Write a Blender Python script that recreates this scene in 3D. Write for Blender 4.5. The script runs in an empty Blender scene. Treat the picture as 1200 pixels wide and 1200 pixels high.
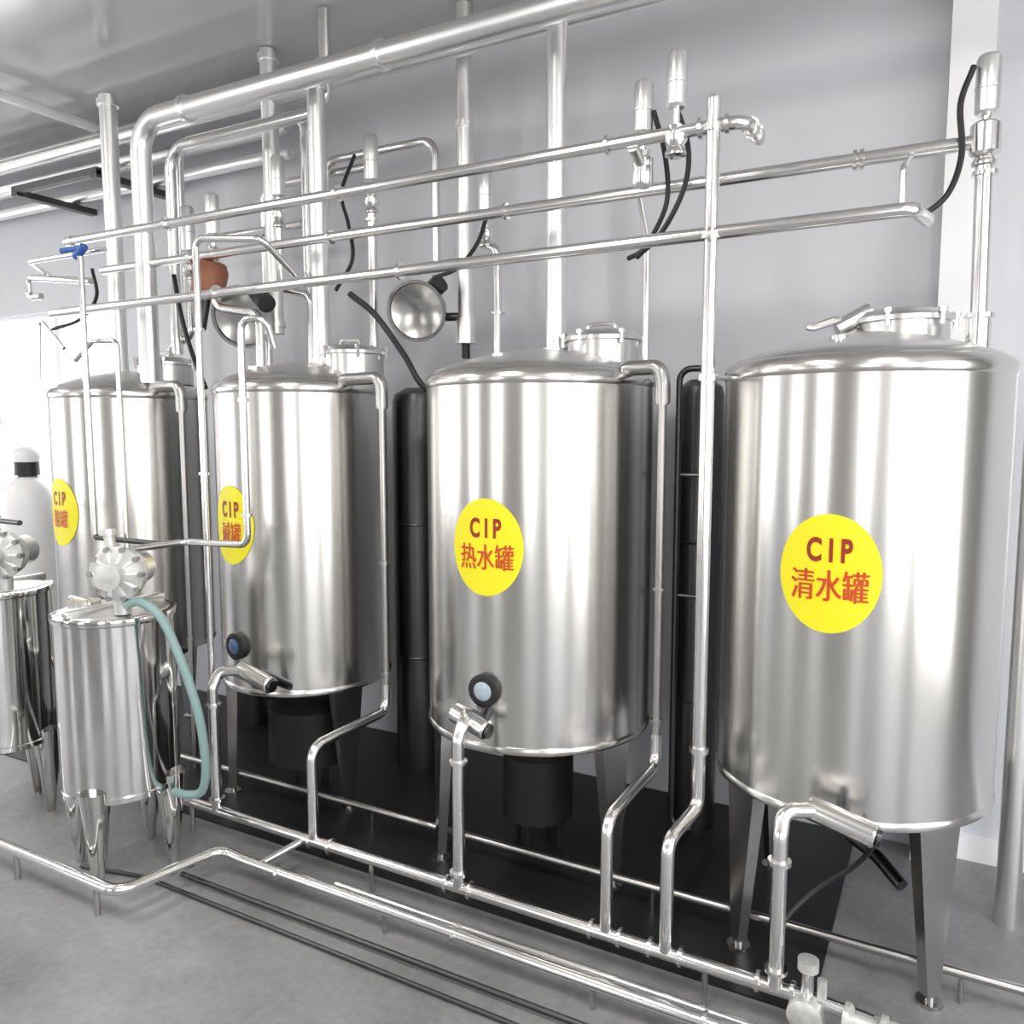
import bpy, bmesh, math, random
from mathutils import Vector, Matrix
random.seed(4)
SC = bpy.context.scene
COL = SC.collection

# ---------------------------------------------------------------- materials
def new_mat(name):
    m = bpy.data.materials.new(name); m.use_nodes = True
    nt = m.node_tree; b = nt.nodes["Principled BSDF"]
    return m, nt, b

def simple(name, col, rough=0.5, metal=0.0, noise=0.0, nscale=8.0, bump=0.0, spec=None):
    m, nt, b = new_mat(name)
    b.inputs["Base Color"].default_value = (*col, 1)
    b.inputs["Roughness"].default_value = rough
    b.inputs["Metallic"].default_value = metal
    if spec is not None: b.inputs["Specular IOR Level"].default_value = spec
    if noise or bump:
        tc = nt.nodes.new("ShaderNodeTexCoord")
        n = nt.nodes.new("ShaderNodeTexNoise"); n.inputs["Scale"].default_value = nscale
        n.inputs["Detail"].default_value = 6
        nt.links.new(tc.outputs["Object"], n.inputs["Vector"])
        if noise:
            r = nt.nodes.new("ShaderNodeValToRGB")
            r.color_ramp.elements[0].position = .3; r.color_ramp.elements[1].position = .7
            r.color_ramp.elements[0].color = (*[c*(1-noise) for c in col], 1)
            r.color_ramp.elements[1].color = (*[min(1, c*(1+noise)) for c in col], 1)
            nt.links.new(n.outputs["Fac"], r.inputs["Fac"])
            nt.links.new(r.outputs["Color"], b.inputs["Base Color"])
        if bump:
            bp = nt.nodes.new("ShaderNodeBump"); bp.inputs["Strength"].default_value = bump
            bp.inputs["Distance"].default_value = .01
            nt.links.new(n.outputs["Fac"], bp.inputs["Height"])
            nt.links.new(bp.outputs["Normal"], b.inputs["Normal"])
    return m

def steel(name, col=(.78,.77,.75), rough=.2, aniso=0.0, wav=0.0, wscale=(8,8,.3)):
    m, nt, b = new_mat(name)
    b.inputs["Base Color"].default_value = (*col, 1)
    b.inputs["Metallic"].default_value = 1
    b.inputs["Roughness"].default_value = rough
    b.inputs["Anisotropic"].default_value = aniso
    tc = nt.nodes.new("ShaderNodeTexCoord")
    if aniso:
        tg = nt.nodes.new("ShaderNodeTangent"); tg.direction_type = 'RADIAL'; tg.axis = 'Z'
        nt.links.new(tg.outputs["Tangent"], b.inputs["Tangent"])
        b.inputs["Anisotropic Rotation"].default_value = 0.25
    if wav:
        n2 = nt.nodes.new("ShaderNodeTexNoise"); n2.inputs["Scale"].default_value = 1.0
        n2.inputs["Detail"].default_value = 1.5
        mp2 = nt.nodes.new("ShaderNodeMapping"); mp2.inputs["Scale"].default_value = wscale
        nt.links.new(tc.outputs["Object"], mp2.inputs["Vector"])
        nt.links.new(mp2.outputs["Vector"], n2.inputs["Vector"])
        bp = nt.nodes.new("ShaderNodeBump"); bp.inputs["Strength"].default_value = wav
        bp.inputs["Distance"].default_value = .02
        nt.links.new(n2.outputs["Fac"], bp.inputs["Height"])
        nt.links.new(bp.outputs["Normal"], b.inputs["Normal"])
    return m

M = {}
M['tank']  = steel('brushed_tank_steel', (.67,.655,.63), .24, aniso=.4, wav=.10)
M['small'] = steel('polished_small_tank_steel', (.70,.69,.67), .09, wav=.25, wscale=(7,7,1.2))
M['dome']  = steel('dome_steel', (.72,.71,.70), .3)
M['pipe']  = steel('polished_pipe_steel', (.80,.79,.78), .22)
M['duct']  = steel('satin_duct_steel', (.85,.85,.84), .34)
M['dull']  = steel('dull_pipe_steel', (.50,.49,.48), .28)
M['dark']  = steel('dark_steel', (.10,.10,.105), .35)
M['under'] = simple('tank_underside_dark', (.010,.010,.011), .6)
M['leg']   = steel('leg_steel', (.50,.49,.48), .22)
M['gal']   = simple('weathered_bracket_steel', (.35,.35,.35), .35, metal=.9)
M['yellow']= simple('yellow_sticker', (.78,.70,.008), .5)
M['red']   = simple('red_print', (.55,.05,.008), .5)
M['maroon']= simple('dark_red_print', (.28,.02,.005), .5)
M['black'] = simple('black_rubber', (.012,.012,.013), .5)
M['glass'] = simple('sight_glass', (.35,.42,.48), .12, spec=.8)
M['blueg'] = simple('blue_glass', (.06,.10,.2), .1, spec=.8)
M['hose']  = simple('teal_hose', (.24,.36,.35), .35)
M['white'] = simple('white_enamel', (.75,.75,.75), .35)
M['pump']  = simple('cast_pump_metal', (.62,.62,.60), .35, metal=.5, noise=.15, nscale=30)
M['brown'] = simple('brown_motor_paint', (.28,.10,.05), .45, noise=.2)
M['blue']  = simple('blue_handle', (.03,.10,.35), .4)
M['wall']  = simple('wall_paint', (.63,.64,.675), .55, noise=.03, nscale=1.5)
M['wallf'] = simple('grey_wall_paint', (.34,.335,.325), .6)
M['wallw'] = simple('white_trim_paint', (.88,.88,.88), .5)
M['ceil']  = simple('ceiling_panel', (.50,.49,.485), .14, noise=.06, nscale=.8, spec=.7)
M['frame'] = simple('window_frame', (.75,.76,.78), .4)
M['mat']   = simple('shaded_dark_floor', (.010,.010,.011), .45, noise=.4, nscale=5)  # dark floor with the tanks' shade put into the colour
m, nt, b = new_mat('concrete_floor')
tc = nt.nodes.new("ShaderNodeTexCoord")
n1 = nt.nodes.new("ShaderNodeTexNoise"); n1.inputs["Scale"].default_value = .9; n1.inputs["Detail"].default_value = 10; n1.inputs["Roughness"].default_value=.66
n1.inputs["Distortion"].default_value=.4
n2 = nt.nodes.new("ShaderNodeTexNoise"); n2.inputs["Scale"].default_value = 30; n2.inputs["Detail"].default_value = 5
mx = nt.nodes.new("ShaderNodeMix"); mx.data_type='FLOAT'; mx.inputs[0].default_value=.2
cr = nt.nodes.new("ShaderNodeValToRGB")
cr.color_ramp.elements[0].position=.36; cr.color_ramp.elements[0].color=(.16,.16,.16,1)
cr.color_ramp.elements[1].position=.62; cr.color_ramp.elements[1].color=(.30,.302,.305,1)
rr = nt.nodes.new("ShaderNodeMapRange"); rr.inputs["From Min"].default_value=.4; rr.inputs["From Max"].default_value=.6
rr.inputs["To Min"].default_value=.32; rr.inputs["To Max"].default_value=.5
bp = nt.nodes.new("ShaderNodeBump"); bp.inputs["Strength"].default_value=.15; bp.inputs["Distance"].default_value=.01
for n in (n1,n2): nt.links.new(tc.outputs["Object"], n.inputs["Vector"])
nt.links.new(n1.outputs["Fac"], mx.inputs[2]); nt.links.new(n2.outputs["Fac"], mx.inputs[3])
nt.links.new(mx.outputs[0], cr.inputs["Fac"]); nt.links.new(cr.outputs["Color"], b.inputs["Base Color"])
nt.links.new(n1.outputs["Fac"], rr.inputs["Value"]); nt.links.new(rr.outputs["Result"], b.inputs["Roughness"])
nt.links.new(n2.outputs["Fac"], bp.inputs["Height"]); nt.links.new(bp.outputs["Normal"], b.inputs["Normal"])
M['floor'] = m

# ---------------------------------------------------------------- builder
def frame_from(axis):
    a = Vector(axis).normalized()
    ref = Vector((0,0,1)) if abs(a.z) < .9 else Vector((1,0,0))
    u = ref.cross(a).normalized(); v = a.cross(u).normalized()
    return a, u, v

def fillet(pts, br, n=7):
    pts = [Vector(p) for p in pts]
    out = [pts[0]]
    for i in range(1, len(pts)-1):
        p = pts[i]; a = p-pts[i-1]; c = pts[i+1]-p
        d1 = a.normalized(); d2 = c.normalized()
        dot = max(-1, min(1, d1.dot(d2))); th = math.acos(dot)
        if th < .03 or th > 3.1: out.append(p); continue
        t = min(br*math.tan(th/2), a.length*.48, c.length*.48)
        r = t/math.tan(th/2)
        nn = (d2-d1*dot).normalized()
        st = p-d1*t; ce = st+nn*r
        for k in range(n+1):
            ph = th*k/n
            out.append(ce + (-nn*math.cos(ph)+d1*math.sin(ph))*r)
    out.append(pts[-1])
    return out

def catmull(pts, n=8):
    P = [Vector(p) for p in pts]; P = [P[0]*2-P[1]]+P+[P[-1]*2-P[-2]]
    out = []
    for i in range(1, len(P)-2):
        for k in range(n):
            t = k/n
            out.append(.5*((2*P[i])+(P[i+1]-P[i-1])*t+(2*P[i-1]-5*P[i]+4*P[i+1]-P[i+2])*t*t+(3*P[i]-P[i-1]-3*P[i+1]+P[i+2])*t**3))
    out.append(P[-2]); return out

class B:
    def __init__(s, name):
        s.name = name; s.bm = bmesh.new(); s.mats = []
    def mi(s, k):
        if k not in s.mats: s.mats.append(k)
        return s.mats.index(k)
    def ring(s, c, u, v, r, n):
        return [s.bm.verts.new(c+(u*math.cos(2*math.pi*i/n)+v*math.sin(2*math.pi*i/n))*r) for i in range(n)]
    def bridge(s, a, b, m, sm=True):
        n = len(a)
        for i in range(n):
            try:
                f = s.bm.faces.new((a[i], a[(i+1)%n], b[(i+1)%n], b[i])); f.material_index = m; f.smooth = sm
            except ValueError: pass
    def cap(s, r, m, rev=False):
        f = s.bm.faces.new(r[::-1] if rev else r); f.material_index = m
    def lathe(s, prof, mat, c=(0,0,0), axis=(0,0,1), n=32, capends=True):
        a,u,v = frame_from(axis); c = Vector(c); m = s.mi(mat); prev=None; first=None
        for r,h in prof:
            rg = s.ring(c+a*h, u, v, max(r,.0005), n)
            if prev: s.bridge(prev, rg, m)
            else: first = rg
            prev = rg
        if capends:
            s.cap(first, m, True); s.cap(prev, m)
    def cyl(s, p1, p2, r, mat, r2=None, n=20, bev=0.0):
        p1=Vector(p1); p2=Vector(p2); L=(p2-p1).length; r2 = r if r2 is None else r2
        if bev: prof=[(r-bev,0),(r,bev),(r2,L-bev),(r2-bev,L)]
        else: prof=[(r,0),(r2,L)]
        s.lathe(prof, mat, p1, p2-p1, n)
    def sweep(s, path, r, mat, n=14):
        m = s.mi(mat); a,u,v = frame_from(path[1]-path[0]); prev=None
        for i,p in enumerate(path):
            if i==0: t=path[1]-path[0]
            elif i==len(path)-1: t=path[-1]-path[-2]
            else: t=(path[i+1]-path[i]).normalized()+(path[i]-path[i-1]).normalized()
            t = t.normalized()
            u = (u-t*u.dot(t)).normalized(); v=t.cross(u)
            rg = s.ring(p,u,v,r,n)
            if prev: s.bridge(prev,rg,m)
            else: s.cap(rg,m,True)
            prev=rg
        s.cap(prev,m)
    def pipe(s, pts, r, mat='pipe', br=None, n=14, clamps=False):
        if br is None: br = r*3
        pts=[Vector(p) for p in pts]
        s.sweep(fillet(pts, br), r, mat, n)
        if clamps:
            for a,b2 in zip(pts[:-1],pts[1:]):
                d=(b2-a); L=d.length
                if L>br*2.6:
                    d.normalize()
                    for q in (a+d*br*1.15, b2-d*br*1.15):
                        s.cyl(q-d*.006, q+d*.006, r*1.35, mat, n=n)
    def ferrule(s, p, d, r, mat='pipe', w=.012):
        p=Vector(p); d=Vector(d).normalized()
        s.cyl(p-d*w/2, p+d*w/2, r, mat, n=16)
    def cable(s, pts, r, mat='black', n=8):
        s.sweep(catmull(pts), r, mat, n)
    def box(s, mn, mx, mat, bev=0.0, rot=0.0):
        m=s.mi(mat); mn=Vector(mn); mx=Vector(mx); c=(mn+mx)/2; d=mx-mn
        R = Matrix.Rotation(rot,4,'Z')
        ret = bmesh.ops.create_cube(s.bm, size=1, matrix=Matrix.Translation(c)@R@Matrix.Diagonal((d.x,d.y,d.z,1)))
        vs=ret['verts']; fs={f for v in vs for f in v.link_faces}
        for f in fs: f.material_index=m
        if bev:
            es=list({e for v in vs for e in v.link_edges})
            r=bmesh.ops.bevel(s.bm, geom=es, offset=bev, segments=2, affect='EDGES', profile=.5)
            for f in r['faces']: f.material_index=m
    def frustum4(s, ctop, cbot, wt, wb, mat, yaw=0):
        m=s.mi(mat); R=Matrix.Rotation(yaw,3,'Z'); rings=[]
        for c,w in ((ctop,wt),(cbot,wb)):
            rings.append([s.bm.verts.new(Vector(c)+R@Vector((sx*w[0]/2,sy*w[1]/2,0))) for sx,sy in ((-1,-1),(1,-1),(1,1),(-1,1))])
        s.bridge(rings[1],rings[0],m,False); s.cap(rings[0],m); s.cap(rings[1],m,True)
    def done(s, sharp=35, loc=None):
        me=bpy.data.meshes.new(s.name)
        bmesh.ops.recalc_face_normals(s.bm, faces=s.bm.faces[:])
        if loc is not None: bmesh.ops.translate(s.bm, verts=s.bm.verts[:], vec=-Vector(loc))
        s.bm.to_mesh(me); s.bm.free()
        for k in s.mats: me.materials.append(M[k])
        me.set_sharp_from_angle(angle=math.radians(sharp))
        ob=bpy.data.objects.new(s.name, me); COL.objects.link(ob)
        if loc is not None: ob.location=loc
        return ob

def text_tris(txt, size, off=.0):
    cu=bpy.data.curves.new('t','FONT'); cu.body=txt; cu.size=size; cu.align_x='CENTER'; cu.align_y='CENTER'
    cu.offset = size*off
    ob=bpy.data.objects.new('t',cu); COL.objects.link(ob)
    dg=bpy.context.evaluated_depsgraph_get(); dg.update()
    me=ob.evaluated_get(dg).to_mesh()
    V=[v.co.copy() for v in me.vertices]; F=[tuple(p.vertices) for p in me.polygons]
    ob.evaluated_get(dg).to_mesh_clear(); bpy.data.objects.remove(ob); bpy.data.curves.remove(cu)
    if V:
        cx=(min(v.x for v in V)+max(v.x for v in V))/2; cy=(min(v.y for v in V)+max(v.y for v in V))/2
        for v in V: v.x-=cx; v.y-=cy
    return V,F

def fit(VF, w, h):
    V,F=VF
    if not V: return VF
    W=max(v.x for v in V)-min(v.x for v in V); H=max(v.y for v in V)-min(v.y for v in V)
    for v in V: v.x*=w/W; v.y*=h/H
    return V,F

# ---------------------------------------------------------------- big tanks
TY=3.0
def tank(x, R, line2, manoff, sight=None, handle=False, stx=0.0, legs=(225,-20,100), hr=.13):
    b=B('storage_tank'); c=(0,0,0)
    zt=2.01; zb=.61
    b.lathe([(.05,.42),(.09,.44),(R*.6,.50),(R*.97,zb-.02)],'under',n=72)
    b.lathe([(R-.012,zb-.03),(R+.003,zb-.028),(R+.006,zb-.018),(R+.003,zb-.004),(R,zb),(R,zb+.05),(R,1.2),(R,zt-.06),
             (R+.004,zt-.055),(R+.006,zt-.04),(R+.001,zt-.022),(R-.010,zt-.008),(R-.028,zt+.002)],'tank',n=96)
    b.lathe([(R-.028,zt+.0),(R-.035,zt+.008),(R*.8,zt+.03),(R*.5,zt+.07),(R*.25,zt+.09),(.03,zt+.1)],'dome',n=72)
    mx,my=manoff; mz=zt+.055
    b.lathe([(.145,-.03),(.145,.072),(.158,.075),(.158,.09),(.150,.096),(.13,.112),(.07,.124),(.02,.127)],'dome',(mx,my,mz),n=48)
    for i in range(6):
        a=i*math.pi/3+.3
        p=Vector((mx+.165*math.cos(a),my+.165*math.sin(a),mz+.055))
        b.cyl(p,p+Vector((0,0,.05)),.008,'pipe',n=8); b.cyl(p+Vector((0,0,.04)),p+Vector((0,0,.055)),.014,'pipe',n=8)
    if not handle: b.pipe([(mx-.06,my-.02,mz+.115),(mx-.06,my-.02,mz+.145),(mx+.06,my-.02,mz+.145),(mx+.06,my-.02,mz+.115)],.008,br=.02,n=8)
    if handle:
        b.pipe([(mx-.13,my-.05,mz+.07),(mx-.2,my-.09,mz+.09),(mx-.27,my-.12,mz+.065),(mx-.29,my-.13,mz+.07)],.014,'pipe',br=.03,n=10)
        b.cyl((mx-.20,my-.08,mz+.06),(mx-.10,my-.04,mz+.12),.03,'pipe',n=16)
    b.cyl((-.05,-.25,zt+.02),(-.05,-.25,zt+.065),.016,'pipe'); b.cyl((-.05,-.25,zt+.05),(-.05,-.25,zt+.065),.027,'pipe')
    for deg in legs:
        a=math.radians(deg); r=R*.93
        cx,cy=r*math.cos(a),r*math.sin(a)
        b.frustum4((cx*.96,cy*.96,zb+.01),(cx,cy,.03),(.16,.05),(.045,.035),'leg',a+math.pi/2)
        b.cyl((cx,cy,0.0),(cx,cy,.012),.04,'leg'); b.cyl((cx,cy,.01),(cx,cy,.05),.016,'leg')
    if hr:
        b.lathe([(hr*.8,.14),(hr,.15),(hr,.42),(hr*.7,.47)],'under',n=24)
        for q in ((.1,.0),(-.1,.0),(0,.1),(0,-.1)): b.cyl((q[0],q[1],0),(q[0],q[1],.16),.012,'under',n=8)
    else:
        b.pipe([(0,0,.46),(0,0,.36),(.12,-.1,.34),(.2,-.18,.30)],.022,'dark',br=.05)
    zc=1.355; sw,sh=.148,.18
    def wrap(u,v,off):
        a=(u+stx)/R
        return Vector(((R+off)*math.sin(a), -(R+off)*math.cos(a), zc+v))
    m=b.mi('yellow'); N=48; prev=None
    cen=b.bm.verts.new(wrap(0,0,.0025))
    for k in range(1,9):
        q=k/8
        rg=[b.bm.verts.new(wrap(sw*q*math.cos(2*math.pi*i/N), sh*q*math.sin(2*math.pi*i/N), .0025)) for i in range(N)]
        if prev: b.bridge(prev,rg,m)
        else:
            for i in range(N):
                f=b.bm.faces.new((cen,rg[i],rg[(i+1)%N])); f.material_index=m; f.smooth=True
        prev=rg
    L2=text_tris(line2,.1)
    for VF,du,dv,mk in ((fit(text_tris("C I P",.1,.034),.13,.074),0.0,.072,'maroon'),
                        (fit(L2,.083*len(line2)*.88,.095),0.0,-.035,'red'),
                        (fit(([v.copy() for v in L2[0]],L2[1]),.083*len(line2)*.88,.095),0.003,-.035,'red')):
        V,F=VF; m=b.mi(mk); vv=[b.bm.verts.new(wrap(v.x+du,v.y+dv,.0045 if du==0 else .0049)) for v in V]
        for f in F:
            try: ff=b.bm.faces.new([vv[i] for i in f]); ff.material_index=m
            except ValueError: pass
    if sight:
        sz,gm,sa=sight
        ax=Vector((math.sin(sa),-math.cos(sa),0)); p=ax*R; p.z=sz
        b.lathe([(.062,-.03),(.062,.022),(.052,.026),(.04,.024)],'black',p,ax,n=32)
        b.lathe([(.036,0),(.036,.027),(.030,.031)],gm,p,ax,n=28)
    ob=b.done(); ob.location=(x,TY,0)
    return ob

tank(-.28,.448,"清水罐",(.11,.08),handle=True,stx=-.03,legs=(45,135,225,-45),hr=0)
tank(-1.50,.460,"热水罐",(.23,.12),sight=(.82,'glass',0.02),stx=.01,hr=.15)
tank(-2.79,.405,"碱罐",(.24,.10),sight=(.80,'blueg',-.12),stx=-.075,hr=.2)
tank(-4.06,.405,"酸罐",(.18,.10),stx=-.06)

def overflow(tx,R,dx,low=.526,fwd=True):
    b=B('overflow_pipe'); x=tx+dx; y=2.85
    b.pipe([(x,y,1.96),(x,y,low+.1)] if fwd else [(x,y,1.96),(x,y,0)],.015,'dull',br=.06)
    if fwd: b.pipe([(x,y,low+.12),(x,y,low),(x,2.36,low),(x,2.36,.15)],.021,'pipe',br=.06)
    b.pipe([(tx+R*.86,2.88,1.96),(tx+R*.90,2.87,2.01),(x-.012,y,2.01),(x,y,1.95),(x,y,1.88)],.028,'dull',br=.045)
    for z in (1.88,1.2,.7): b.ferrule((x,y,z),(0,0,1),.024,'dull')
    b.done()
overflow(-1.50,.46,.57); overflow(-2.79,.405,.60); overflow(-4.06,.405,.6,fwd=False)

def outlet(x0,x1,z,xd,zf=.13):
    b=B('tank_outlet_pipe')
    b.cyl((x0,2.46,z),(x1,2.43,z-.035),.036,'pipe',n=24,bev=.006)
    b.cyl((x1,2.43,z-.035),(x1+.012,2.43,z-.037),.026,'dark',n=20)
    b.pipe([(x0+.05,2.46,z+.0),(xd,2.40,z+.0),(xd,2.36,z-.06),(xd,2.36,zf)],.023,'pipe',br=.05)
    b.pipe([((x0+x1)/2,2.46,z),((x0+x1)/2-.02,2.7,z-.14),((x0+x1)/2-.02,2.95,z-.20)],.022,'dark',br=.05)
    b.ferrule((xd,2.36,z-.14),(0,0,1),.034); b.ferrule((xd,2.36,zf+.06),(0,0,1),.034)
    b.done()
outlet(-.33,-.14,.665,-.39)
outlet(-1.58,-1.42,.745,-1.50)
outlet(-2.68,-2.47,.75,-2.74)

# ---------------------------------------------------------------- rails
b=B('overhead_pipe_rail')   # A
b.pipe([(-3.95,2.6,2.72),(-.60,2.6,2.72),(-.60,2.78,2.72)],.021,'pipe',br=.05,clamps=True)
for x in (-.74,-1.05,-2.2,-3.2): b.ferrule((x,2.6,2.72),(1,0,0),.032)
b.done()
b=B('overhead_pipe_rail')   # B
b.pipe([(-4.1,2.9,2.645),(.04,2.9,2.645)],.022,'pipe')
for x in (-.32,-.3,-1.6,-2.5,-3.4): b.ferrule((x,2.9,2.645),(1,0,0),.032)
b.done()
b=B('overhead_pipe_rail')   # C
b.pipe([(-4.1,2.6,2.38),(-.13,2.6,2.40),(-.10,2.75,2.40)],.021,'pipe',br=.04)
b.pipe([(-.16,2.6,2.40),(-.16,2.6,2.52),(-.16,2.88,2.62)],.009,'pipe')
for x in (-.70,-1.9,-2.9): b.ferrule((x,2.6,2.39),(1,0,0),.032)
b.done()
b=B('support_post')   # P1
b.cyl((-.70,2.6,.56),(-.70,2.6,2.80),.022,'pipe'); b.lathe([(.022,0),(.02,.01),(.005,.015)],'pipe',(-.70,2.6,2.80))
b.pipe([(-.70,2.6,.60),(-.70,2.6,.52),(-.727,2.36,.50),(-.727,2.36,.14)],.022,'pipe',br=.05)
for z in (.72,1.95,2.39,2.715): b.ferrule((-.70,2.6,z),(0,0,1),.032,w=.02)
b.cyl((-.68,2.62,1.95),(-.60,2.75,1.95),.008,'pipe',n=8)
b.done()

def actuator(b,x,y,z0,h=.17,r=.032):
    b.cyl((x,y,z0-.06),(x,y,z0),.012,'pipe',n=12)
    b.lathe([(r*.8,0),(r,.008),(r,h*.42),(r*1.06,h*.43),(r*1.06,h*.47),(r,h*.48),(r,h-.012),(r*.8,h),(r*.3,h+.006)],'duct',(x,y,z0),n=24)
    b.lathe([(.022,-.15),(.034,-.145),(.034,-.135),(.024,-.12),(.036,-.10),(.036,-.08),(.02,-.07),(.026,-.055)],'pipe',(x,y,z0),n=20)

b=B('pneumatic_valve'); actuator(b,-.82,2.6,2.795); b.done()
b=B('pneumatic_valve'); actuator(b,-.965,2.7,2.77,.17)
b.cyl((-.965,2.7,2.66),(-.965,2.6,2.70),.018,'pipe'); b.lathe([(.03,0),(.036,.01),(.036,.06),(.02,.075)],'pipe',(-.965,2.7,2.60),n=20)
b.done()
b=B('pneumatic_valve'); actuator(b,.04,2.9,2.72,.17,.034)
b.lathe([(.03,0),(.042,.01),(.042,.09),(.03,.1)],'pipe',(.04,2.9,2.60),n=20)
b.cyl((.05,2.9,2.08),(.04,2.9,2.62),.024,'pipe'); b.cyl((.05,2.9,2.02),(.05,2.9,2.12),.034,'pipe'); b.ferrule((.05,2.9,2.13),(0,0,1),.042)
b.ferrule((.045,2.9,2.55),(0,0,1),.036)
b.done()
b=B('pneumatic_valve'); actuator(b,-2.54,3.25,2.98,.22,.036)
b.pipe([(-2.54,3.25,2.9),(-2.54,3.25,2.03)],.022,'pipe'); b.ferrule((-2.54,3.25,2.8),(0,0,1),.036); b.done()
b=B('pneumatic_valve'); actuator(b,-1.87,3.2,2.74,.17,.032)
b.pipe([(-1.87,3.2,2.66),(-1.87,3.2,2.60),(-1.81,3.2,2.58),(-1.81,3.2,2.02)],.019,'pipe'); b.ferrule((-1.81,3.2,2.3),(0,0,1),.032); b.done()
b=B('pneumatic_valve'); actuator(b,-3.72,3.15,2.75,.24,.038); b.pipe([(-3.72,3.15,2.68),(-3.72,3.15,2.3),(-3.9,3.15,2.25),(-3.9,3.15,2.03)],.022,'pipe'); b.done()
b=B('pneumatic_valve'); actuator(b,-3.30,2.95,2.75,.2,.034); b.pipe([(-3.30,2.95,2.68),(-3.30,2.95,2.4),(-3.0,2.95,2.35),(-3.0,2.95,2.03)],.022,'pipe'); b.done()
b=B('pneumatic_valve'); actuator(b,-3.05,3.15,2.95,.2,.036); b.pipe([(-3.05,3.15,2.88),(-3.05,3.15,2.5),(-2.85,3.15,2.45),(-2.85,3.15,2.05)],.02,'pipe'); b.done()

def cab(*pts,r=.009):
    b=B('black_cable'); b.cable(pts,r); b.done()
cab((-.85,2.63,2.86),(-.80,2.66,2.70),(-.82,2.7,2.58),(-.90,2.72,2.45),(-1.0,2.75,2.38))
cab((-.93,2.70,2.84),(-.90,2.74,2.70),(-.90,2.76,2.55),(-.98,2.78,2.42),(-1.05,2.8,2.39))
cab((.0,2.88,2.86),(-.03,2.86,2.75),(-.02,2.84,2.60),(-.05,2.80,2.48),(-.12,2.77,2.41))
cab((-2.60,3.2,3.1),(-2.60,3.1,2.90),(-2.48,3.0,2.72),(-2.42,2.95,2.55),(-2.52,2.95,2.42))
cab((-2.44,2.95,2.40),(-2.32,2.98,2.30),(-2.18,3.0,2.12),(-2.08,3.0,1.98),(-2.0,3.1,1.90),r=.014)
cab((-1.84,3.15,2.70),(-1.86,3.1,2.58),(-1.93,3.05,2.48),(-2.02,3.0,2.44))
cab((-3.66,3.0,2.6),(-3.62,3.0,2.4),(-3.55,3.0,2.2),(-3.45,3.0,2.0),r=.012)
cab((-3.9,2.7,2.6),(-3.82,2.66,2.45),(-3.9,2.62,2.34),(-4.1,2.6,2.30))
cab((-.16,2.50,.60),(-.16,2.58,.52),(-.22,2.62,.42),(-.32,2.60,.33),(-.40,2.52,.24),(-.42,2.44,.14),r=.008)

# ---------------------------------------------------------------- risers to ceiling
def riser(x,y,z0,z1,r,n='vertical_riser_pipe',mat='duct'):
    b=B(n); b.cyl((x,y,z0),(x,y,z1),r,mat,n=28)
    for z in (z0+.05,z1-.04): b.cyl((x,y,z-.015),(x,y,z+.015),r*1.25,mat,n=28)
    b.done()
riser(-1.485,3.12,2.06,3.755,.043)
riser(-2.70,3.05,2.06,3.42,.042)
riser(-3.24,3.3,2.3,3.755,.044)
riser(-4.20,3.05,2.06,3.62,.046)
b=B('vertical_riser_pipe'); b.cyl((-2.10,3.4,2.22),(-2.10,3.4,3.755),.04,'duct',n=28)
b.cyl((-2.10,3.4,2.20),(-2.10,3.4,2.32),.05,'duct'); b.cyl((-2.10,3.4,3.2),(-2.10,3.4,3.23),.05,'duct')
b.cyl((-2.10,3.4,2.13),(-2.10,3.4,2.2),.02,'black'); b.done()

b=B('overhead_transfer_pipe'); b.pipe([(-3.75,2.9,2.03),(-3.75,2.9,3.36),(.9,2.9,3.36)],.052,'duct',br=.16,n=24)
for x in (-3.4,-2.2,-1.0): b.ferrule((x,2.9,3.36),(1,0,0),.064,'duct',.02)
b.done()
b=B('overhead_transfer_pipe'); b.pipe([(-3.80,3.12,2.2),(-3.80,3.12,3.30),(-2.7,3.12,3.30),(-2.7,3.12,3.75)],.030,'pipe',br=.12,n=18); b.done()
b=B('overhead_transfer_pipe'); b.pipe([(-6.5,3.3,3.52),(.9,3.3,3.52)],.04,'duct',br=.12,n=18); b.done()
b=B('overhead_transfer_pipe'); b.pipe([(-3.95,3.3,2.4),(-3.95,3.3,3.40),(-3.4,3.3,3.40),(-3.0,3.3,3.40),(-3.0,3.3,2.6),(-2.9,3.3,2.3)],.026,'pipe',br=.1,n=18); b.done()
b=B('overhead_transfer_pipe'); b.pipe([(-3.9,3.45,2.9),(-3.0,3.45,2.9),(-3.0,3.45,3.2),(-2.3,3.45,3.2),(-2.3,3.45,2.6)],.022,'pipe',br=.08,n=14); b.done()
b=B('overhead_transfer_pipe'); b.pipe([(-3.5,3.5,2.1),(-3.5,3.5,3.15),(-2.75,3.5,3.15)],.024,'pipe',br=.08,n=14); b.done()
for i,(y,z,r) in enumerate([(3.45,3.62,.045),(3.6,3.5,.04),(3.62,3.36,.035),(3.35,3.40,.03)]):
    b=B('ceiling_service_pipe'); b.cyl((-9.8,y,z),(-3.4 if i!=3 else -4.3,y,z),r,'duct'); b.done()
b=B('ceiling_service_pipe'); b.cyl((-4.85,-1.0,3.68),(-4.85,3.75,3.68),.03,'white'); b.done()
b=B('pipe_hanger_bracket')
b.box((-5.4,3.2,3.28),(-5.34,3.755,3.32),'dark'); b.box((-4.6,3.2,3.28),(-4.54,3.755,3.32),'dark'); b.box((-5.4,3.2,3.3),(-4.54,3.24,3.34),'dark')
b.done()

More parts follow.
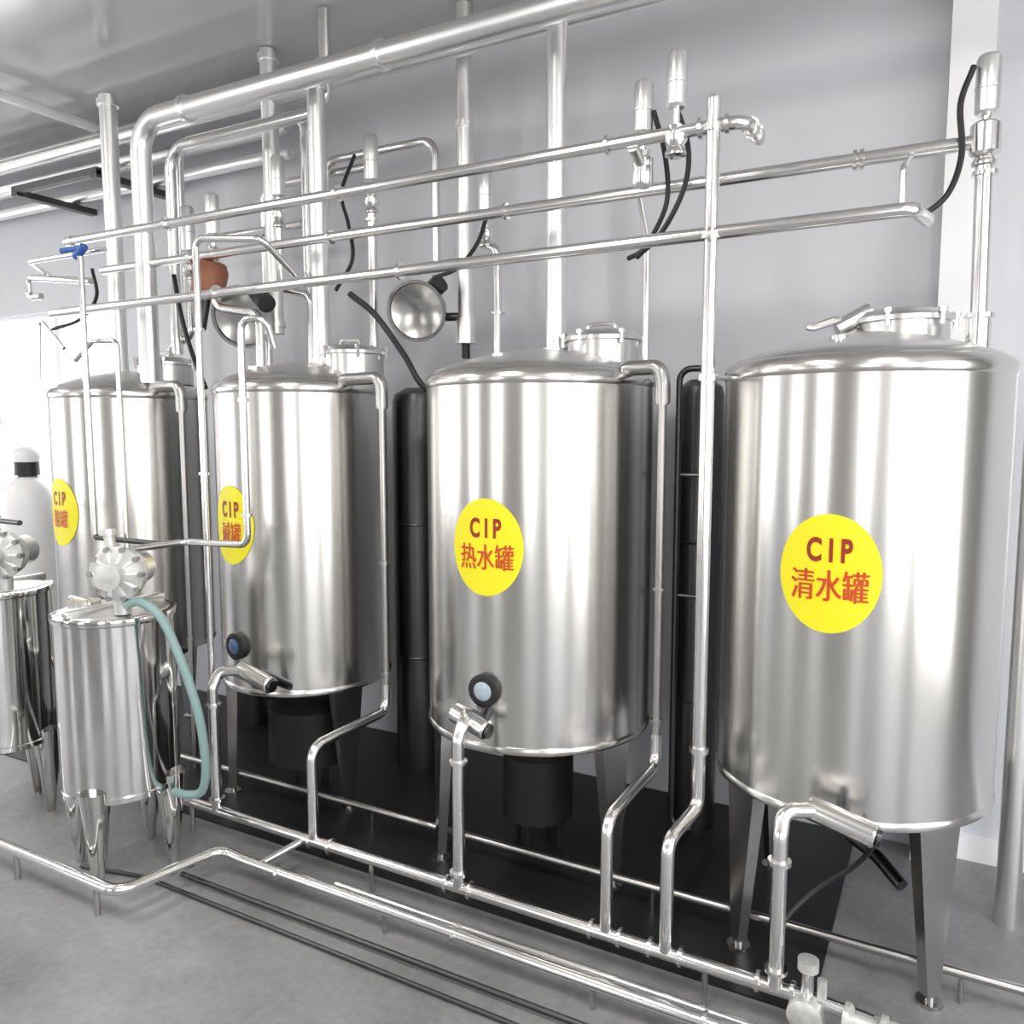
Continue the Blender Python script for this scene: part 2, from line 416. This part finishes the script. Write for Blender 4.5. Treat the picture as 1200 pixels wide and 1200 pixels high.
for x,r in ((-2.46,.13),(-.97,.10),(-3.72,.12)):
    b=B('insulated_riser_column'); b.lathe([(r,0),(r,1.93),(r*.9,1.97),(r*.5,2.0)],'dark',(x,3.5,0),n=36)
    for z in (.6,1.3): b.lathe([(r,z-.006),(r+.003,z),(r,z+.006)],'dark',(x,3.5,0),n=36,capends=False)
    b.done()
b=B('level_gauge_pipe'); b.pipe([(-.90,3.25,.1),(-.99,3.25,.1),(-.99,3.25,2.03),(-.86,3.25,2.03),(-.86,3.25,.3)],.013,'dark',br=.05); 
for z in (1.1,1.6): b.cyl((-.99,3.25,z),(-.86,3.25,z),.008,'dark',n=8)
b.done()
b=B('vertical_riser_pipe'); b.cyl((.25,3.3,0),(.25,3.3,2.02),.04,'duct'); b.done()
b=B('vertical_riser_pipe'); b.pipe([(-1.05,3.0,2.02),(-1.05,3.0,2.5),(-1.05,2.9,2.64)],.012,'pipe',br=.05); b.done()

def dish(name,c,axis,r,mat):
    b=B(name); b.lathe([(r*.3,-.10),(r*.3,-.05),(r*.75,-.045),(r*.98,-.01),(r*1.03,0),(r*1.03,.02),(r*.93,.02),(r*.9,.008),(r*.6,-.012),(r*.2,-.022),(.004,-.024)],mat,c,axis,n=48)
    return b
b=dish('round_lamp_reflector',(-2.28,3.25,2.35),(.30,-.9,-.25),.14,'leg'); b.cyl((-2.22,3.36,2.33),(-2.10,3.4,2.33),.02,'dark')
b.cyl((-2.33,3.34,2.40),(-2.18,3.30,2.48),.045,'dark'); b.done()
b=dish('round_lamp_reflector',(-3.22,3.05,2.36),(.35,-.85,-.3),.155,'leg'); b.cyl((-3.3,3.15,2.36),(-3.24,3.3,2.4),.03,'dark'); b.cyl((-3.12,3.05,2.48),(-3.0,3.0,2.40),.045,'dark'); b.done()
b=B('agitator_motor'); b.lathe([(.04,0),(.08,.01),(.085,.13),(.065,.17),(.03,.18)],'brown',(-3.36,2.95,2.46),(.3,0,1),n=24)
b.cyl((-3.36,2.95,2.50),(-3.42,2.95,2.30),.03,'dark'); b.done()

# ---------------------------------------------------------------- floor pipes
b=B('floor_pipe_line'); b.pipe([(-3.25,2.36,.14),(-.25,2.36,.13),(-.12,2.36,.12),(.05,2.30,.12)],.021,'pipe')
for x in (-3.0,-2.15,-1.5,-.93,-.727,-.39): 
    b.ferrule((x-.05,2.36,.135),(1,0,0),.031); b.ferrule((x+.05,2.36,.135),(1,0,0),.031)
for x in (-2.9,-1.9,-.6): b.cyl((x,2.36,0),(x,2.36,.12),.01,'leg',n=8)
b.done()
b=B('floor_pipe_line'); b.pipe([(-4.6,1.76,.12),(-2.58,1.76,.12),(-2.52,2.18,.10),(-2.4,2.18,.09),(.5,2.18,.08)],.021,'pipe',br=.07)
for x in (-2.2,-1.4,-.55): b.ferrule((x,2.18,.085),(1,0,0),.031)
for x in (-4.0,-3.2,-2.7): b.cyl((x,1.76,0),(x,1.76,.11),.012,'leg',n=8)
for x in (-1.7,-.9): b.cyl((x,2.18,0),(x,2.18,.07),.01,'leg',n=8)
b.pipe([(-2.30,2.18,.10),(-2.24,2.36,.13)],.014,'pipe')
b.done()
b=B('floor_pipe_line'); b.pipe([(-3.9,2.75,.10),(.45,2.75,.10)],.015,'dull')
for x in (-3.4,-2.2,-.9,.1): b.cyl((x,2.75,0),(x,2.75,.1),.008,'leg',n=8)
b.done()
b=B('floor_pipe_line'); b.pipe([(-2.0,2.27,.05),(.5,2.27,.05)],.013,'pipe'); b.done()
b=B('floor_pipe_line'); b.pipe([(-2.62,2.07,.025),(.6,2.07,.025)],.010,'dark'); b.done()
b=B('floor_pipe_line'); b.pipe([(-3.05,1.93,.012),(-2.75,2.0,.012),(.6,1.98,.012)],.008,'dark'); b.done()
b=B('valve_manifold')
b.lathe([(.02,0),(.045,.005),(.045,.02),(.03,.03),(.03,.09),(.045,.1),(.045,.115),(.02,.12)],'pump',(-.20,2.34,.12),(1,-.1,0),n=20)
b.cyl((-.30,2.36,.02),(-.30,2.36,.24),.018,'pipe'); b.cyl((-.30,2.36,.22),(-.30,2.36,.25),.03,'pump'); b.cyl((-.26,2.36,.06),(-.26,2.36,.2),.014,'pump')
b.lathe([(.03,0),(.05,.01),(.05,.05),(.03,.06)],'pump',(-.30,2.36,.10),(0,-1,0),n=20)
b.pipe([(-.12,2.34,.12),(-.02,2.34,.12),(-.02,2.30,.02)],.03,'pump',br=.05)
b.done()

# ---------------------------------------------------------------- small mixing tanks
def pump(b,c,ax=(.45,-.9,0),s=1.0):
    c=Vector(c); a=Vector(ax).normalized(); r=.075*s
    b.lathe([(r*.5,-.05),(r*.9,-.045),(r,-.03),(r,.02),(r*1.12,.022),(r*1.12,.034),(r*.9,.036),(r*.55,.05),(r*.4,.055),(r*.4,.09),(r*.55,.092),(r*.55,.104),(r*.3,.105)],'pump',c,a,n=32)
    _,u,v=frame_from(a)
    for i in range(10):
        t=2*math.pi*i/10; d=u*math.cos(t)+v*math.sin(t)
        b.cyl(c+d*r*.45+a*.045, c+d*r*1.06+a*.034, .009,'white',n=6)
        b.cyl(c+d*r*1.04+a*.02, c+d*r*1.04+a*.05,.011,'gal',n=6)
    b.lathe([(r*.6,-.16),(r*.7,-.15),(r*.7,-.05)],'duct',c,a,n=24)
    b.cyl(c+Vector((-r*.5,0,r*.7)),c+Vector((-r*.7,0,r*1.7)),.02,'pump'); b.cyl(c+Vector((-r*.68,0,r*1.5)),c+Vector((-r*.7,0,r*1.75)),.03,'pump')
    b.cyl(c+Vector((0,0,-r*1.0)),c+Vector((0,0,-r*1.7)),.03,'pump'); 

def small_tank(x,y,pc):
    b=B('small_mixing_tank'); R=.222
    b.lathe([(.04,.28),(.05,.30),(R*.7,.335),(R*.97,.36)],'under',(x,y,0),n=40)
    b.lathe([(R-.005,.345),(R+.003,.35),(R+.003,.37),(R,.375),(R,1.04),(R+.008,1.045),(R+.010,1.055),(R+.008,1.067),(R-.01,1.07)],'small',(x,y,0),n=64)
    b.lathe([(R-.012,1.066),(R-.02,1.074),(R*.6,1.085),(R*.3,1.09),(.02,1.092)],'dome',(x,y,0),n=48)
    b.cyl((x-.10,y-.06,1.08),(x-.10,y-.06,1.105),.06,'dome',n=24)
    b.box((x-.01,y-R*.98,1.07),(x+.03,y+R*.98,1.10),'dome',.004)
    b.pipe([(x-.16,y-.08,1.08),(x-.16,y-.08,1.12),(x-.04,y-.08,1.12),(x-.04,y-.08,1.08)],.007,br=.02,n=8)
    for k in range(4):
        a=math.radians(25+90*k); cx,cy=x+R*.9*math.cos(a),y+R*.9*math.sin(a)
        b.lathe([(.018,0),(.022,.02),(.032,.12),(.06,.40)],'small',(cx,cy,0.0),(0,0,1),n=20)
    pump(b,pc,s=1.25)
    return b
b=small_tank(-2.93,2.05,(-2.78,1.98,1.24)); b.done(30)
b=small_tank(-3.84,2.10,(-3.62,2.02,1.245)); b.done(30)

b=B('flexible_hose'); b.cable([(-2.74,1.97,1.12),(-2.66,1.97,1.14),(-2.57,1.99,1.08),(-2.50,2.02,.90),(-2.46,2.05,.70),(-2.47,2.08,.50),(-2.52,2.1,.38),(-2.60,2.1,.345),(-2.68,2.1,.34)],.017,'hose',n=12); b.done()
b=B('small_pipe_run'); b.pipe([(-2.80,2.05,1.32),(-2.80,2.3,1.32),(-2.44,2.3,1.33),(-2.44,2.3,2.21),(-2.33,2.32,2.21),(-2.33,2.36,2.10)],.014,'pipe',br=.045)
for z in (1.45,1.9): b.ferrule((-2.44,2.3,z),(0,0,1),.022)
b.done()
b=B('small_pipe_run'); b.pipe([(-3.40,2.3,2.54),(-3.40,2.3,1.30),(-2.95,2.3,1.30)],.012,'dark',br=.02); b.cyl((-3.40,2.3,1.3),(-3.40,2.3,2.54),.0135,'pipe')
b.cyl((-3.43,2.3,2.54),(-3.37,2.3,2.58),.018,'blue'); b.cyl((-3.50,2.28,2.57),(-3.36,2.3,2.575),.012,'blue')
b.done()
b=B('small_pipe_run'); b.pipe([(-2.79,2.4,.14),(-2.79,2.4,2.57),(-2.42,2.4,2.53),(-2.42,2.58,2.42)],.014,'pipe',br=.04)
for z in (.6,1.6,2.2): b.ferrule((-2.79,2.4,z),(0,0,1),.022)
b.done()
b=B('small_pipe_run'); b.pipe([(-3.55,2.35,2.10),(-3.42,2.35,2.18),(-3.29,2.38,2.18),(-3.29,2.38,.75),(-3.1,2.38,.7)],.011,'pipe',br=.03); b.done()
b=B('small_pipe_run'); b.pipe([(-3.75,2.3,2.02),(-3.72,2.3,2.3),(-3.55,2.3,2.15)],.008,'pipe',br=.02); b.done()
b=B('small_pipe_run'); b.pipe([(-4.1,2.6,2.57),(-3.85,2.35,2.57),(-3.3,2.35,2.57)],.012,'pipe',br=.03); b.done()
b=B('small_pipe_run'); b.pipe([(-4.1,2.55,2.46),(-4.2,2.55,2.46),(-4.2,2.55,2.56),(-3.7,2.55,2.5)],.016,'pipe',br=.03); b.done()
b=B('small_pipe_run'); b.pipe([(-4.5,2.2,1.36),(-3.66,2.12,1.37)],.012,'dark'); b.done()

b=B('white_filter_housing')
b.lathe([(.17,0),(.17,1.15),(.165,1.30),(.14,1.40),(.08,1.47),(.05,1.49)],'white',(-5.32,3.15,0),n=40)
b.cyl((-5.32,3.15,1.49),(-5.32,3.15,1.58),.075,'black'); b.lathe([(.085,0),(.09,.03),(.075,.07),(.04,.095),(.01,.1)],'white',(-5.32,3.15,1.58),n=28)
b.done()

# ---------------------------------------------------------------- room
def wallbox(name,mn,mx,mat):
    b=B(name); b.box(mn,mx,mat); return b.done()
XL,XR,YF,YB,H=-10.0,3.2,-4.2,3.76,3.76
wallbox('floor',(XL-.2,YF-.2,-.1),(XR+.2,YB+.2,0),'floor')
wallbox('ceiling',(XL-.2,YF-.2,H),(XR+.2,YB+.2,H+.15),'ceil')
b=B('wall_back'); w0,w1,z0,z1=-7.6,-5.1,1.05,2.66
b.box((XL,YB,0),(w0,YB+.15,H),'wall'); b.box((w1,YB,0),(XR,YB+.15,H),'wall')
b.box((w0,YB,0),(w1,YB+.15,z0),'wall'); b.box((w0,YB,z1),(w1,YB+.15,H),'wall'); b.done()
def window(name,axis,a0,a1,z0,z1,pos,nv,nh):
    b=B(name); t=.03; d=.05
    def seg(p,q,z,zz):
        if axis=='x': b.box((p,pos-d/2,z),(q,pos+d/2,zz),'frame')
        else: b.box((pos-d/2,p,z),(pos+d/2,q,zz),'frame')
    for i in range(nv+1):
        x=a0+(a1-a0)*i/nv; seg(max(a0,x-t),min(a1,x+t),z0,z1)
    for j in range(nh+1):
        z=z0+(z1-z0)*j/nh; seg(a0,a1,max(z0,z-t),min(z1,z+t))
    b.done()
window('window_1','x',w0,w1,z0,z1,YB+.06,3,2)
b=B('wall_front'); ops=[(-8.5,-6.6),(-3.9,-2.7),(.3,1.7)]; x=XL  # openings out of view, added to make bright bands on the tanks
for a,c in ops:
    b.box((x,YF-.15,0),(a,YF,H),'wallf'); b.box((a,YF-.15,0),(c,YF,.6),'wallf'); b.box((a,YF-.15,3.3),(c,YF,H),'wallf'); x=c
b.box((x,YF-.15,0),(XR,YF,H),'wallf'); b.done()
for i,(a,c) in enumerate(ops): window('window_%d'%(i+2),'x',a,c,.6,3.3,YF-.08,1,1)
b=B('wall_right'); ops=[(-3.7,-0.7),(0.1,2.4)]; y=YF  # large unseen openings, sized for the highlights on the tank steel
for a,c in ops:
    b.box((XR,y,0),(XR+.15,a,H),'wallf'); b.box((XR,a,0),(XR+.15,c,.3),'wallf'); b.box((XR,a,3.4),(XR+.15,c,H),'wallf'); y=c
b.box((XR,y,0),(XR+.15,YB,H),'wallf'); b.done()
for i,(a,c) in enumerate(ops): window('window_%d'%(i+5),'y',a,c,.3,3.4,XR+.08,2,1)
b=B('wall_left'); b.box((XL-.15,YF,0),(XL,-2,H),'wall'); b.box((XL-.15,-2,0),(XL,2.5,.8),'wall'); b.box((XL-.15,-2,3.0),(XL,2.5,H),'wall'); b.box((XL-.15,2.5,0),(XL,YB,H),'wall'); b.done()
window('window_7','y',-2,2.5,.8,3.0,XL-.08,3,2)
wallbox('trim_1',(-.08,3.62,0),(.07,YB,H),'wallw')
wallbox('baseboard_back',(.07,3.73,0),(XR,YB,.10),'wallw')
wallbox('floor_shade_strip',(-5.0,2.46,0.0),(-.3,3.74,.006),'mat')  # thin dark sheet that paints the shade under the tank row

def add_fill_lamp(x,y,L,p):  # unseen fixture and area light, added to brighten the interior
    b=B('fill_lamp'); b.box((x-.12,y-L/2,H-.06),(x+.12,y+L/2,H),'white',.01); ob=b.done()
    ld=bpy.data.lights.new('fill_lamp_light','AREA'); ld.shape='RECTANGLE'; ld.size=.2; ld.size_y=L; ld.energy=p; ld.color=(1,.97,.93)
    lo=bpy.data.objects.new('fill_lamp_light',ld); lo.location=(x,y,H-.07); COL.objects.link(lo); lo.parent=ob
for x,y in ((.8,.4),(-1.6,.4),(-4.2,.4),(-7,.4)): add_fill_lamp(x,y,1.3,52)

w=bpy.data.worlds.new('sky'); SC.world=w; w.use_nodes=True; nt=w.node_tree; bg=nt.nodes['Background']
tc=nt.nodes.new('ShaderNodeTexCoord'); sx=nt.nodes.new('ShaderNodeSeparateXYZ'); cr=nt.nodes.new('ShaderNodeValToRGB')
nt.links.new(tc.outputs['Generated'],sx.inputs[0]); nt.links.new(sx.outputs['Z'],cr.inputs['Fac']); nt.links.new(cr.outputs['Color'],bg.inputs['Color'])
cr.color_ramp.elements[0].position=0.0; cr.color_ramp.elements[0].color=(.79,.78,.77,1)
cr.color_ramp.elements[1].position=.6; cr.color_ramp.elements[1].color=(.86,.89,.96,1)
bg.inputs['Strength'].default_value=6.2

SC.view_settings.view_transform='Standard'
cd=bpy.data.cameras.new('camera'); cd.sensor_width=36; cd.lens=28.5; cd.clip_start=.05
co=bpy.data.objects.new('camera',cd); co.location=(0,0,1.78); co.rotation_euler=(math.radians(90-5.71),0,math.radians(28.5)); COL.objects.link(co)
SC.camera=co
